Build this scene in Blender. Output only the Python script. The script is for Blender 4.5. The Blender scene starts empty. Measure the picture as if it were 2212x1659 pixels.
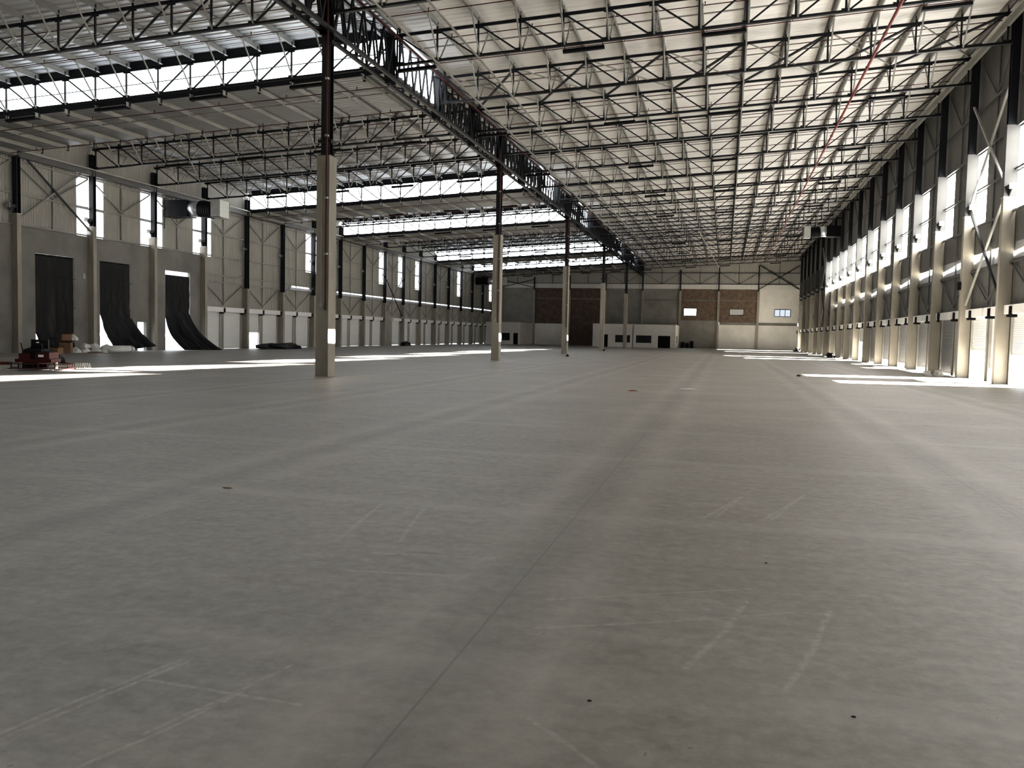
import bpy, math, random
from mathutils import Vector, Matrix, noise
random.seed(7)
C = bpy.context.scene.collection
sc = bpy.context.scene

# ------------------------------------------------------------------ camera, world, sun, exposure
F_PX, PITCH, ROLL, YAW, CAM_H = 1835.48, 0.058456, 0.021585, 0.244212, 1.686
cam = bpy.data.cameras.new('camera')
cam.sensor_fit = 'HORIZONTAL'; cam.sensor_width = 36.0; cam.lens = F_PX / 2212 * 36.0
cam.clip_start = 0.05; cam.clip_end = 600
camo = bpy.data.objects.new('camera', cam); C.objects.link(camo)
_fw = Vector((-math.sin(YAW) * math.cos(PITCH), math.cos(YAW) * math.cos(PITCH), -math.sin(PITCH)))
_rt = Vector((math.cos(YAW), math.sin(YAW), 0)); _up = _rt.cross(_fw)
_r2 = _rt * math.cos(ROLL) + _up * math.sin(ROLL); _u2 = _up * math.cos(ROLL) - _rt * math.sin(ROLL)
M = Matrix.Identity(4)
for i in range(3):
    M[i][0], M[i][1], M[i][2] = _r2[i], _u2[i], -_fw[i]
M[2][3] = CAM_H
camo.matrix_world = M
sc.camera = camo

WORLD_STRENGTH, SUN_STRENGTH, PANE_R, PANE_L, TRAY_PANE, EXPOSURE = 3.0, 450.0, 20.0, 3.2, 4.6, 0.58
w = bpy.data.worlds.new('sky'); sc.world = w; w.use_nodes = True
bg = w.node_tree.nodes['Background']
bg.inputs['Color'].default_value = (0.90, 0.95, 1.0, 1); bg.inputs['Strength'].default_value = WORLD_STRENGTH
sun = bpy.data.lights.new('sun', 'SUN'); sun.energy = SUN_STRENGTH; sun.angle = 0.0093; sun.color = (1.0, 0.94, 0.84)
suno = bpy.data.objects.new('sun', sun); C.objects.link(suno)
SUN_DIR = Vector((-1.0, -0.13, -0.171)).normalized()
suno.rotation_euler = SUN_DIR.to_track_quat('-Z', 'Y').to_euler()
suno.location = (60, 40, 30)
sc.view_settings.view_transform = 'Standard'; sc.view_settings.look = 'None'
sc.view_settings.gamma = 1.0; sc.view_settings.use_curve_mapping = False
sc.view_settings.exposure = EXPOSURE
try:
    sc.cycles.max_bounces = 10; sc.cycles.diffuse_bounces = 6; sc.cycles.caustics_reflective = False
    sc.cycles.caustics_refractive = False
    sc.cycles.sample_clamp_indirect = 6.0
except Exception:
    pass

# ------------------------------------------------------------------ grid of the hall (metres)
BAY, PH = 6.0, 0.71651
def G(k): return (k + PH) * BAY            # near face of grid line k
XCOL = -14.2                               # row of free columns between the aisles
WL, WR = -39.65, 11.75                     # inner faces of the long walls
YN, YF = G(-5), G(24) + 0.5                # near and far end
SLOPE = 0.056
def ZT(x): return 14.22 + SLOPE * (x - XCOL)       # truss top chord
def ZB(x): return 12.92 + SLOPE * (x - XCOL)       # truss bottom chord
def ZR(x): return ZT(x) + 0.42                     # underside of the roof sheets
TRAYS = [-6, -3, 2, 5, 10, 13, 18, 21]             # bays k..k+1 of the left aisle with the sunk roof
ORD = ('first second third fourth fifth sixth seventh eighth ninth tenth eleventh twelfth thirteenth fourteenth '
       'fifteenth sixteenth seventeenth eighteenth nineteenth twentieth twenty-first twenty-second twenty-third '
       'twenty-fourth').split()

# ------------------------------------------------------------------ materials
def mat(name, color=(0.5, 0.5, 0.5), rough=0.6, metal=0.0, spec=0.5, build=None):
    m = bpy.data.materials.new(name); m.use_nodes = True
    nt = m.node_tree; b = nt.nodes['Principled BSDF']
    b.inputs['Base Color'].default_value = (*color, 1); b.inputs['Roughness'].default_value = rough
    b.inputs['Metallic'].default_value = metal; b.inputs['Specular IOR Level'].default_value = spec
    if build: build(nt, b)
    return m
def N(nt, t, **kw):
    n = nt.nodes.new(t)
    for k, v in kw.items():
        if k in n.inputs.keys() if hasattr(n.inputs, 'keys') else False: n.inputs[k].default_value = v
        else: setattr(n, k, v)
    return n
def coords(nt): return N(nt, 'ShaderNodeTexCoord').outputs['Object']
def geo_pos(nt): return N(nt, 'ShaderNodeNewGeometry').outputs['Position']
def scaled(nt, src, s):
    v = N(nt, 'ShaderNodeVectorMath', operation='MULTIPLY'); nt.links.new(src, v.inputs[0]); v.inputs[1].default_value = s
    return v.outputs[0]
def noise_tex(nt, src, scale=1.0, detail=4.0, rough=0.6):
    n = N(nt, 'ShaderNodeTexNoise'); n.inputs['Scale'].default_value = scale; n.inputs['Detail'].default_value = detail
    n.inputs['Roughness'].default_value = rough; nt.links.new(src, n.inputs['Vector']); return n.outputs['Fac']
def ramp(nt, fac, stops):
    r = N(nt, 'ShaderNodeValToRGB'); e = r.color_ramp.elements
    e[0].position, e[0].color = stops[0][0], (*stops[0][1], 1); e[1].position, e[1].color = stops[-1][0], (*stops[-1][1], 1)
    for p, c in stops[1:-1]:
        x = e.new(p); x.color = (*c, 1)
    nt.links.new(fac, r.inputs['Fac']); return r.outputs['Color']
def math_n(nt, op, a, b=None, c=None, clamp=False):
    n = N(nt, 'ShaderNodeMath', operation=op); n.use_clamp = clamp
    for i, v in enumerate((a, b, c)):
        if v is None: continue
        if isinstance(v, (int, float)): n.inputs[i].default_value = v
        else: nt.links.new(v, n.inputs[i])
    return n.outputs[0]
def mixc(nt, fac, a, b, blend='MIX'):
    n = N(nt, 'ShaderNodeMix', data_type='RGBA', blend_type=blend)
    for sock, v in ((n.inputs[0], fac), (n.inputs[6], a), (n.inputs[7], b)):
        if isinstance(v, (int, float)): sock.default_value = v
        elif isinstance(v, tuple): sock.default_value = (*v, 1)
        else: nt.links.new(v, sock)
    return n.outputs[2]
def bump(nt, b, h, strength=0.3, dist=0.02):
    n = N(nt, 'ShaderNodeBump'); n.inputs['Strength'].default_value = strength; n.inputs['Distance'].default_value = dist
    nt.links.new(h, n.inputs['Height']); nt.links.new(n.outputs['Normal'], b.inputs['Normal'])
def wave(nt, src, axis, period, profile='SIN'):
    n = N(nt, 'ShaderNodeTexWave', wave_type='BANDS', bands_direction=axis, wave_profile=profile)
    n.inputs['Scale'].default_value = 0.314159 / period      # the wave node repeats every 2*pi/(20*scale)
    nt.links.new(src, n.inputs['Vector']); return n.outputs['Fac']
def mottled(c1, c2, scale=0.7, stretch=(1, 1, 1), b_str=0.15, b_scale=25.0):
    def f(nt, b):
        p = geo_pos(nt)
        n = noise_tex(nt, scaled(nt, p, stretch), scale, 6, 0.62)
        nt.links.new(ramp(nt, n, [(0.3, c1), (0.7, c2)]), b.inputs['Base Color'])
        bump(nt, b, noise_tex(nt, p, b_scale, 3), b_str, 0.01)
    return f
def ribbed(c1, c2, axis, period, depth=0.02, strength=0.8):
    def f(nt, b):
        p = geo_pos(nt)
        n = noise_tex(nt, p, 0.35, 5)
        nt.links.new(ramp(nt, n, [(0.3, c1), (0.7, c2)]), b.inputs['Base Color'])
        bump(nt, b, wave(nt, p, axis, period), strength, depth)
    return f

def floor_nodes(nt, b):
    p = geo_pos(nt)
    sep = N(nt, 'ShaderNodeSeparateXYZ'); nt.links.new(p, sep.inputs[0]); X, Y = sep.outputs[0], sep.outputs[1]
    big = noise_tex(nt, p, 0.35, 6, 0.62)
    streak = noise_tex(nt, scaled(nt, p, (0.55, 2.2, 1)), 0.9, 7, 0.68)
    fine = noise_tex(nt, p, 9.0, 5, 0.7)
    med = noise_tex(nt, scaled(nt, p, (0.8, 1.5, 1)), 3.2, 6, 0.72)
    t = math_n(nt, 'ADD', math_n(nt, 'MULTIPLY', big, 0.35), math_n(nt, 'ADD', math_n(nt, 'MULTIPLY', streak, 0.35), math_n(nt, 'MULTIPLY', med, 0.30)))
    col = ramp(nt, t, [(0.40, (0.150, 0.139, 0.123)), (0.5, (0.235, 0.221, 0.199)), (0.60, (0.325, 0.308, 0.281))])
    col = mixc(nt, 0.32, col, ramp(nt, fine, [(0.34, (0.10, 0.094, 0.084)), (0.66, (0.38, 0.362, 0.33))]))
    wob = math_n(nt, 'MULTIPLY', math_n(nt, 'SUBTRACT', noise_tex(nt, p, 0.5, 3), 0.5), 0.5)
    def band(v, off, period, width, wobble=0.0):          # 1 on a line, 0 past its width
        q = math_n(nt, 'ADD', v, wobble) if not isinstance(wobble, float) else v
        q = math_n(nt, 'PINGPONG', math_n(nt, 'SUBTRACT', q, off), period / 2)
        return math_n(nt, 'SUBTRACT', 1.0, math_n(nt, 'DIVIDE', q, width), clamp=True)
    brk = noise_tex(nt, scaled(nt, p, (1.2, 0.5, 1)), 1.3, 5, 0.7)
    brk = math_n(nt, 'MULTIPLY_ADD', brk, 2.2, -0.6, clamp=True)
    brk2 = noise_tex(nt, scaled(nt, p, (0.3, 1.6, 1)), 1.1, 5, 0.7)
    brk2 = math_n(nt, 'MULTIPLY_ADD', brk2, 2.4, -0.75, clamp=True)
    core = math_n(nt, 'MULTIPLY', band(X, -1.3, 4.15, 0.34, wob), math_n(nt, 'MULTIPLY_ADD', med, 3.2, -1.2, clamp=True))
    col = mixc(nt, math_n(nt, 'MULTIPLY', core, 0.55), col, (0.135, 0.132, 0.126))
    pair = math_n(nt, 'MAXIMUM', band(X, -1.3 + 0.44, 4.15, 0.30, wob), band(X, -1.3 - 0.44, 4.15, 0.30, wob))
    dust_y = math_n(nt, 'MULTIPLY', pair, brk)        # dusty wheel path along each long joint
    dust_x = math_n(nt, 'MULTIPLY', band(Y, 15.4, 3.78, 0.26, wob), brk2)       # and along the cross joints
    col = mixc(nt, math_n(nt, 'MULTIPLY', dust_y, 0.62), col, (0.39, 0.37, 0.338))
    col = mixc(nt, math_n(nt, 'MULTIPLY', dust_x, 0.55), col, (0.39, 0.37, 0.338))
    jl = math_n(nt, 'MULTIPLY', band(X, -1.3, 4.15, 0.012), math_n(nt, 'MULTIPLY_ADD', fine, 2.0, -0.4, clamp=True))
    col = mixc(nt, math_n(nt, 'MULTIPLY', jl, 0.75), col, (0.06, 0.054, 0.047))
    segs = [(-2.9, 2.5, -2.77, 3.15), (-2.77, 3.15, -2.62, 3.7), (-2.86, 2.45, -2.72, 3.11), (-2.72, 3.11, -2.58, 3.68),
            (-2.28, 2.97, -2.16, 3.37), (-2.16, 3.37, -2.06, 3.8), (-2.4, 2.5, -2.22, 3.01), (-2.22, 3.01, -2.12, 3.45),
            (-2.62, 3.44, -1.8, 3.4), (-2.55, 5.95, -1.63, 6.10), (-2.51, 5.45, -1.69, 5.58), (-3.21, 7.70, -2.97, 6.2),
            (-2.75, 7.63, -2.5, 6.4), (-1.04, 5.24, -0.41, 5.57), (-0.41, 5.57, 0.23, 5.89), (-1.0, 4.70, -0.29, 5.04),
            (-0.29, 5.04, 0.47, 5.46), (0.19, 5.59, 0.05, 4.96), (0.05, 4.96, -0.14, 4.35), (0.69, 5.55, 0.53, 4.84),
            (0.53, 4.84, 0.34, 4.2), (-0.13, 8.13, 0.18, 9.21), (-0.03, 8.17, 0.23, 9.37), (0.40, 8.21, 0.87, 9.61),
            (0.48, 8.24, 0.91, 9.76), (-0.78, 3.56, -0.58, 3.39), (-0.58, 3.39, -0.40, 3.2)]
    tot = None
    for (ax, ay, bx, by) in segs:                          # pale tyre scuffs and broom marks
        dx, dy = bx - ax, by - ay; L2 = dx * dx + dy * dy
        hw = 0.018 if ay < 4 else 0.02 if ax < 0.1 and abs(dx) > abs(dy) else 0.026
        ux = math_n(nt, 'SUBTRACT', X, ax); uy = math_n(nt, 'SUBTRACT', Y, ay)
        tt = math_n(nt, 'MULTIPLY_ADD', ux, dx / L2, math_n(nt, 'MULTIPLY', uy, dy / L2), clamp=True)
        ex = math_n(nt, 'MULTIPLY_ADD', tt, -dx, ux); ey = math_n(nt, 'MULTIPLY_ADD', tt, -dy, uy)
        d2 = math_n(nt, 'MULTIPLY_ADD', ex, ex, math_n(nt, 'MULTIPLY', ey, ey))
        mk = math_n(nt, 'MULTIPLY_ADD', d2, -1.0 / (hw * hw), 1.0, clamp=True)
        tot = mk if tot is None else math_n(nt, 'MAXIMUM', tot, mk)
    rub = math_n(nt, 'MULTIPLY_ADD', noise_tex(nt, p, 16.0, 5, 0.75), 4.0, -1.5, clamp=True)
    col = mixc(nt, math_n(nt, 'MULTIPLY', math_n(nt, 'MULTIPLY', tot, rub), 0.6), col, (0.44, 0.418, 0.38))
    spot = math_n(nt, 'GREATER_THAN', noise_tex(nt, p, 9.0, 2, 0.5), 0.76)
    col = mixc(nt, math_n(nt, 'MULTIPLY', spot, 0.5), col, (0.08, 0.072, 0.06))
    nt.links.new(col, b.inputs['Base Color'])
    nt.links.new(math_n(nt, 'MULTIPLY_ADD', streak, 0.3, 0.33), b.inputs['Roughness'])
    bump(nt, b, fine, 0.12, 0.01)

def brick_nodes(c1, c2, mortar, dark):
    def f(nt, b):
        p = geo_pos(nt)
        sep = N(nt, 'ShaderNodeSeparateXYZ'); nt.links.new(p, sep.inputs[0])
        cb = N(nt, 'ShaderNodeCombineXYZ'); nt.links.new(sep.outputs[0], cb.inputs[0]); nt.links.new(sep.outputs[2], cb.inputs[1])
        br = N(nt, 'ShaderNodeTexBrick'); nt.links.new(cb.outputs[0], br.inputs['Vector'])
        br.inputs['Scale'].default_value = 1.0; br.inputs['Brick Width'].default_value = 0.45; br.inputs['Row Height'].default_value = 0.17
        br.inputs['Mortar Size'].default_value = 0.012
        br.inputs['Color1'].default_value = (*c1, 1); br.inputs['Color2'].default_value = (*c2, 1); br.inputs['Mortar'].default_value = (*mortar, 1)
        n = noise_tex(nt, p, 1.7, 6, 0.7)
        col = mixc(nt, math_n(nt, 'MULTIPLY_ADD', n, 2.6, -0.95, clamp=True), dark, br.outputs['Color'])
        nt.links.new(col, b.inputs['Base Color']); bump(nt, b, br.outputs['Fac'], -0.4, 0.01)
    return f
def emit(name, color, strength):
    m = bpy.data.materials.new(name); m.use_nodes = True; nt = m.node_tree; nt.nodes.clear()
    e = nt.nodes.new('ShaderNodeEmission'); e.inputs['Color'].default_value = (*color, 1); e.inputs['Strength'].default_value = strength
    o = nt.nodes.new('ShaderNodeOutputMaterial'); nt.links.new(e.outputs[0], o.inputs[0]); return m

MT = {
    'floor': mat('concrete_floor', rough=0.5, build=floor_nodes),
    'concrete': mat('column_concrete', rough=0.85, build=mottled((0.20, 0.185, 0.155), (0.34, 0.315, 0.27), 0.6, (1.5, 1.5, 0.5))),
    'concrete_dark': mat('dark_plaster', rough=0.9, build=mottled((0.16, 0.155, 0.14), (0.27, 0.26, 0.235), 0.5)),  # mottled dark grey of the plaster itself
    'plaster': mat('grey_plaster', rough=0.9, build=mottled((0.105, 0.102, 0.093), (0.20, 0.194, 0.178), 0.45)),
    'white': mat('white_plaster', rough=0.85, build=mottled((0.62, 0.60, 0.56), (0.78, 0.76, 0.72), 0.5)),
    'steel': mat('dark_steel', (0.008, 0.009, 0.0115), 0.45, 0.0, 0.2),
    'galv': mat('galvanised_steel', (0.36, 0.36, 0.34), 0.5, 0.3, build=mottled((0.28, 0.28, 0.26), (0.44, 0.44, 0.41), 1.2)),
    'brace_tube': mat('brace_tube', rough=0.5, metal=0.2, build=mottled((0.19, 0.19, 0.175), (0.29, 0.29, 0.27), 1.2)),
    'purlin': mat('purlin_steel', rough=0.6, build=mottled((0.16, 0.157, 0.145), (0.25, 0.245, 0.225), 0.8)),
    'purlin_lit': mat('lit_purlin_steel', rough=0.6, build=mottled((0.185, 0.18, 0.165), (0.27, 0.265, 0.245), 0.8)),  # same purlin steel, light on the left-aisle purlins put into the colour
    'rail_dark': mat('dark_rail', (0.05, 0.05, 0.048), 0.5),
    'casing': mat('grey_casing', rough=0.55, build=mottled((0.042, 0.043, 0.041), (0.06, 0.061, 0.058), 0.8)),
    'shutter_shaded': mat('shaded_shutter_steel', (0.22, 0.225, 0.23), 0.42),  # same shutters as the pale ones, shade of unlit bays put into the colour
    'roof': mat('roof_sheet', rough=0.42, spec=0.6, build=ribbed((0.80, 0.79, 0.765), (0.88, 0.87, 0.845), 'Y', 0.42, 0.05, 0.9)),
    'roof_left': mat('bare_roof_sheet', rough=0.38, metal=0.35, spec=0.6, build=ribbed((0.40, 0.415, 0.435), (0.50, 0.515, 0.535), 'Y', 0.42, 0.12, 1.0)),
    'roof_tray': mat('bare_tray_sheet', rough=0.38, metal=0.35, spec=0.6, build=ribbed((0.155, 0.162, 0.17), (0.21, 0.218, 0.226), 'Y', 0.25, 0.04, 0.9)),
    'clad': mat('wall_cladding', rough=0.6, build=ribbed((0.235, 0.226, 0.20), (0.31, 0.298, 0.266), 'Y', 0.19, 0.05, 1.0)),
    'clad_r': mat('backlit_cladding', rough=0.6, build=ribbed((0.085, 0.084, 0.078), (0.125, 0.122, 0.112), 'Y', 0.19, 0.04, 1.0)),  # same sheet as the left wall, its backlit shade put into the colour
    'clad_far': mat('far_wall_cladding', rough=0.6, build=ribbed((0.30, 0.295, 0.27), (0.38, 0.37, 0.34), 'X', 0.19, 0.04, 1.0)),
    'clad_light': mat('pale_far_cladding', rough=0.6, build=ribbed((0.62, 0.61, 0.58), (0.74, 0.73, 0.70), 'X', 0.19, 0.04, 1.0)),
    'brick': mat('red_brick', rough=0.95, build=brick_nodes((0.27, 0.165, 0.10), (0.19, 0.11, 0.066), (0.17, 0.15, 0.125), (0.065, 0.052, 0.042))),
    'brick_dark': mat('dark_brick', rough=0.95, build=brick_nodes((0.17, 0.105, 0.07), (0.12, 0.07, 0.048), (0.13, 0.115, 0.10), (0.05, 0.04, 0.033))),
    'shutter': mat('shutter_steel', (0.66, 0.66, 0.655), 0.45, 0.0),
    'hood': mat('hood_steel', (0.72, 0.72, 0.71), 0.5),
    'black': mat('black_enamel', (0.004, 0.004, 0.005), 0.55, 0.0, 0.08),
    'red': mat('red_pipe_paint', (0.045, 0.009, 0.008), 0.5, 0.0, 0.2),
    'redmain': mat('red_main_paint', (0.15, 0.025, 0.025), 0.45),
    'redm': mat('red_machine_paint', (0.035, 0.004, 0.004), 0.5, 0.0, 0.15),
    'plastic': mat('black_plastic_sheet', (0.004, 0.004, 0.0045), 0.5, 0.0, 0.07),
    'sack': mat('white_sack', rough=0.7, build=mottled((0.62, 0.62, 0.60), (0.80, 0.80, 0.78), 3.0)),
    'card': mat('cardboard', rough=0.85, build=mottled((0.16, 0.09, 0.05), (0.24, 0.14, 0.08), 2.0)),
    'silver': mat('bare_zinc', (0.62, 0.64, 0.68), 0.35, 0.7),
    'louvre': mat('white_louvre', (0.62, 0.65, 0.64), 0.5),
    'dark_glass': mat('dark_glass', (0.012, 0.016, 0.017), 0.15, 0.0, 0.15),
    'timber': mat('orange_board', rough=0.8, build=mottled((0.25, 0.09, 0.035), (0.34, 0.13, 0.055), 2.0)),
    'film': mat('clear_film', (0.55, 0.56, 0.56), 0.25),
    'outside': mat('outside_ground', rough=0.9, build=mottled((0.42, 0.40, 0.36), (0.52, 0.50, 0.46), 0.4)),
    'pane': emit('sky_lit_translucent_pane', (0.94, 0.97, 1.0), PANE_L),
    'sun_pane': emit('sun_lit_translucent_pane', (1.0, 0.965, 0.905), PANE_R),
    'far_pane': emit('hazy_far_pane', (0.80, 0.90, 1.0), 0.62),
    'tray_pane': emit('daylit_translucent_sheet', (0.90, 0.955, 1.0), TRAY_PANE),
}

# ------------------------------------------------------------------ mesh builder
class MB:
    def __init__(s, o=(0, 0, 0)): s.v, s.f, s.o = [], [], Vector(o)
    def add(s, vs, fs):
        n = len(s.v); s.v += [tuple(Vector(v) - s.o) for v in vs]; s.f += [tuple(i + n for i in f) for f in fs]; return s
    def box(s, x0, x1, y0, y1, z0, z1):
        vs = [(x, y, z) for z in (z0, z1) for y in (y0, y1) for x in (x0, x1)]
        return s.add(vs, [(0, 2, 3, 1), (4, 5, 7, 6), (0, 1, 5, 4), (2, 6, 7, 3), (0, 4, 6, 2), (1, 3, 7, 5)])
    def bar(s, p, q, a, b, up=(0, 0, 1)):
        p, q = Vector(p), Vector(q); d = (q - p).normalized(); u = Vector(up)
        if abs(d.dot(u)) > 0.98: u = Vector((0, 1, 0))
        x = d.cross(u).normalized() * a / 2; y = x.cross(d).normalized() * b / 2
        vs = [e + sx * x + sy * y for e in (p, q) for sx, sy in ((-1, -1), (1, -1), (1, 1), (-1, 1))]
        return s.add(vs, [(3, 2, 1, 0), (4, 5, 6, 7), (0, 1, 5, 4), (1, 2, 6, 5), (2, 3, 7, 6), (3, 0, 4, 7)])
    def angle(s, p, q, a, t=0.012, up=(0, 0, 1)):          # L section along p-q
        p, q = Vector(p), Vector(q); d = (q - p).normalized(); u = Vector(up)
        if abs(d.dot(u)) > 0.98: u = Vector((0, 1, 0))
        x = d.cross(u).normalized(); y = x.cross(d).normalized()
        s.bar(p + y * (-a / 2), q + y * (-a / 2), a, t, up); s.bar(p + x * (a / 2), q + x * (a / 2), t, a, up); return s
    def tube(s, p, q, r, n=8, r2=None):
        p, q = Vector(p), Vector(q); d = (q - p).normalized()
        u = Vector((0, 0, 1)) if abs(d.z) < 0.9 else Vector((1, 0, 0)); x = d.cross(u).normalized(); y = x.cross(d)
        r2 = r if r2 is None else r2
        vs = [p + (x * math.cos(t) + y * math.sin(t)) * r for t in [2 * math.pi * i / n for i in range(n)]] + \
             [q + (x * math.cos(t) + y * math.sin(t)) * r2 for t in [2 * math.pi * i / n for i in range(n)]]
        fs = [(i, (i + 1) % n, n + (i + 1) % n, n + i) for i in range(n)] + [tuple(range(n))[::-1], tuple(range(n, 2 * n))]
        return s.add(vs, fs)
    def isec(s, x0, x1, y0, y1, z0, z1, t=0.02, web='x'):   # upright I section; web runs along x or y
        if web == 'x':
            s.box(x0, x0 + t, y0, y1, z0, z1); s.box(x1 - t, x1, y0, y1, z0, z1)
            ym = (y0 + y1) / 2; s.box(x0 + t, x1 - t, ym - t / 2, ym + t / 2, z0, z1)
        else:
            s.box(x0, x1, y0, y0 + t, z0, z1); s.box(x0, x1, y1 - t, y1, z0, z1)
            xm = (x0 + x1) / 2; s.box(xm - t / 2, xm + t / 2, y0 + t, y1 - t, z0, z1)
        return s
    def grid(s, fn, nu, nv):
        vs = [fn(i / nu, j / nv) for j in range(nv + 1) for i in range(nu + 1)]
        return s.add(vs, [(j * (nu + 1) + i, j * (nu + 1) + i + 1, (j + 1) * (nu + 1) + i + 1, (j + 1) * (nu + 1) + i) for j in range(nv) for i in range(nu)])
    def mesh(s, name, m):
        me = bpy.data.meshes.new(name); me.from_pydata(s.v, [], s.f); me.materials.append(m); me.update(); return me
    def build(s, name, m, parent=None, smooth=False, loc=None):
        me = s.mesh(name, m)
        if smooth:
            for p in me.polygons: p.use_smooth = True
        o = bpy.data.objects.new(name, me); C.objects.link(o)
        if parent is not None: o.parent = parent
        else: o.location = s.o if loc is None else loc
        return o
def put(name, me, parent, loc=(0, 0, 0)):
    o = bpy.data.objects.new(name, me); C.objects.link(o); o.parent = parent; o.location = loc; return o
def tag(o, label, cat, group=None, kind='thing'):
    o['label'] = label; o['category'] = cat; o['kind'] = kind
    if group: o['group'] = group
    return o
def thing(name, label, cat, loc=(0, 0, 0), group=None):
    o = bpy.data.objects.new(name, None); C.objects.link(o); o.location = loc; o.empty_display_size = 0.3
    return tag(o, label, cat, group)
def struct(o, label=None):
    o['kind'] = 'structure'
    if label: o['label'] = label
    return o
def dup(root, loc, label=None, group=None):
    r = root.copy(); C.objects.link(r); r.location = loc
    if label: r['label'] = label
    if group: r['group'] = group
    for ch in list(root.children):
        c = ch.copy(); C.objects.link(c); c.parent = r
        for g in list(ch.children):
            d = g.copy(); C.objects.link(d); d.parent = c
    return r

# ------------------------------------------------------------------ shell: floor, outside, walls, ceiling
mb = MB(); mb.box(WL - 0.25, WR + 0.25, YN, YF + 0.3, -0.3, 0.0); struct(mb.build('floor', MT['floor']), 'bare grey concrete slab with pale dusty joints and tyre scuffs')
mb = MB(); mb.box(-160, 140, -120, 280, -0.45, -0.31); struct(mb.build('ground', MT['outside']), 'bright yard outside the openings')

def rects(y0, y1, z0, z1, holes):
    ys = sorted({y0, y1, *[v for h in holes for v in h[:2] if y0 < v < y1]}); out = []
    for a, b in zip(ys, ys[1:]):
        m = (a + b) / 2; hz = sorted((h[2], h[3]) for h in holes if h[0] <= m <= h[1]); z = z0
        for h0, h1 in hz:
            if h0 > z: out.append((a, b, z, h0))
            z = max(z, h1)
        if z < z1: out.append((a, b, z, z1))
    return out
# windows: grid lines whose bay edge carries a tall translucent strip
WIN_L = [-2, 4, 7, 8, 9, 12, 15, 16, 17, 20, 23]  # nearest entries lie out of view, glowing panes added for light
WIN_R = [-2, 1, 3, 4, 5, 6, 7, 8, 9, 10, 11, 12, 13, 14, 15, 16, 17]  # the lines beside and behind the camera are unseen panes, put in for light
wl = lambda k: (G(k) - 0.85, G(k) + 1.55, 7.27, 11.05)
wr = lambda k: (G(k) - 1.5, G(k) + 1.1, 7.42, 10.88)
LEFT_SHUT, RIGHT_SHUT = list(range(9, 24)), list(range(4, 24))
S1, S2 = (0.42, 2.72), (3.2, 5.75)                       # the two shutters of a bay, from its near pilaster
DOCK = [(42.0, 45.1, 0, 5.87), (47.34, 50.26, 0, 5.87), (54.02, 57.0, 0, 5.80)]
holes_l = [wl(k) for k in WIN_L] + DOCK + [(50.99, 51.94, 0.0, 1.97)]
for k in LEFT_SHUT:
    if k == 15: holes_l += [(G(k) + 0.45, G(k) + 0.62, 0, 1.95)]
    else: holes_l += [(G(k) + S1[0], G(k) + S1[1], 0, 3.0)]
    holes_l += [(G(k) + S2[0], G(k) + S2[1], 0, 3.0)]
holes_l += [(G(11.4), G(12) + 0.1, 5.62, 5.8), (G(13), G(24), 5.62, 5.78)]
holes_l += [(G(k) - 0.42, G(k) - 0.2, 4.62, 5.0) for k in (6, 7)] + [(G(6) - 0.45, G(6) - 0.2, 6.85, 6.98), (G(7) - 0.3, G(7) - 0.1, 6.9, 7.05)]
holes_r = [wr(k) for k in WIN_R]
for k in RIGHT_SHUT:
    holes_r += [(G(k) + S1[0], G(k) + S1[1], 0, 3.05), (G(k) + S2[0], G(k) + S2[1], 0, 3.05)]
SLOTS = [18.5, 30.5, 42.5, 54.5, 66.5, 78.5, 90.5]
holes_r += [(SLOTS[0], SLOTS[-1] + 12, 5.34, 6.06)]
mb = MB(); mp = MB()
for a, b, c, d in rects(YN, YF + 0.35, 0, ZR(WL) - 0.45, holes_l):
    low = d <= 7.3 and b <= G(9) + 0.01
    (mp if low else mb).box(WL - 0.16, WL, a, b, c, d)
# split the tall pieces of the plastered docks from the cladding above them
wl_o = struct(mb.build('wall_left', MT['clad']), 'left long wall of ribbed sheet cladding')
mp2 = MB(); mp2.box(WL, WL + 0.09, YN, 42.0, 0, 7.3)
for a, b, c, d in rects(42.0, G(9) + 0.02, 0, 7.3, [h for h in holes_l if h[2] < 7.0]): mp2.box(WL, WL + 0.09, a, b, c, d)
struct(mp2.build('dock_plaster', MT['plaster'], wl_o)); 
if mp.v: struct(mp.build('wall_left', MT['plaster'], None))
# eaves: the cladding bends over into the raised roof
def bullnose(u, v, y0, y1):
    t = v * math.pi / 2; r = 0.85
    return (WL + r - r * math.cos(t), y0 + (y1 - y0) * u, ZR(WL) - 0.45 - 0.35 + r * math.sin(t))
mb = MB()
hi = []; prev = -5
for t in TRAYS:
    if t >= prev: hi.append((prev, t))
    prev = t + 1
hi.append((prev, 24.06))
hi = [(a, b) for a, b in hi if b > a]
for a, b in hi: mb.grid(lambda u, v: bullnose(u, v, G(a) + 0.15, G(b) + 0.15), max(1, int((b - a) * 4)), 8)
struct(mb.build('eaves_curve', MT['clad'], wl_o, True))

mb = MB()
for a, b, c, d in rects(YN, YF + 0.35, 0, ZR(WR) + 0.3, holes_r): mb.box(WR, WR + 0.16, a, b, c, d)
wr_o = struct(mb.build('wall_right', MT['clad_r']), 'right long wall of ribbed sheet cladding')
mb = MB()
for y0 in SLOTS:                                          # loose flashing that leaves a tapering gap
    lo = [(y0, 5.34), (y0 + 12, 5.34), (y0 + 12, 5.46), (y0 + 0.5, 5.74), (y0, 6.0)]
    up = [(y0, 6.06), (y0, 6.03), (y0 + 5, 6.02), (y0 + 12, 5.5), (y0 + 12, 6.06)]
    for poly in (lo, up):
        n = len(poly)
        vs = [(WR + dx, y, z) for dx in (0.02, 0.05) for y, z in poly]
        mb.add(vs, [tuple(range(n)), tuple(range(n, 2 * n))[::-1]] + [(i, (i + 1) % n, n + (i + 1) % n, n + i) for i in range(n)])
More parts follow.
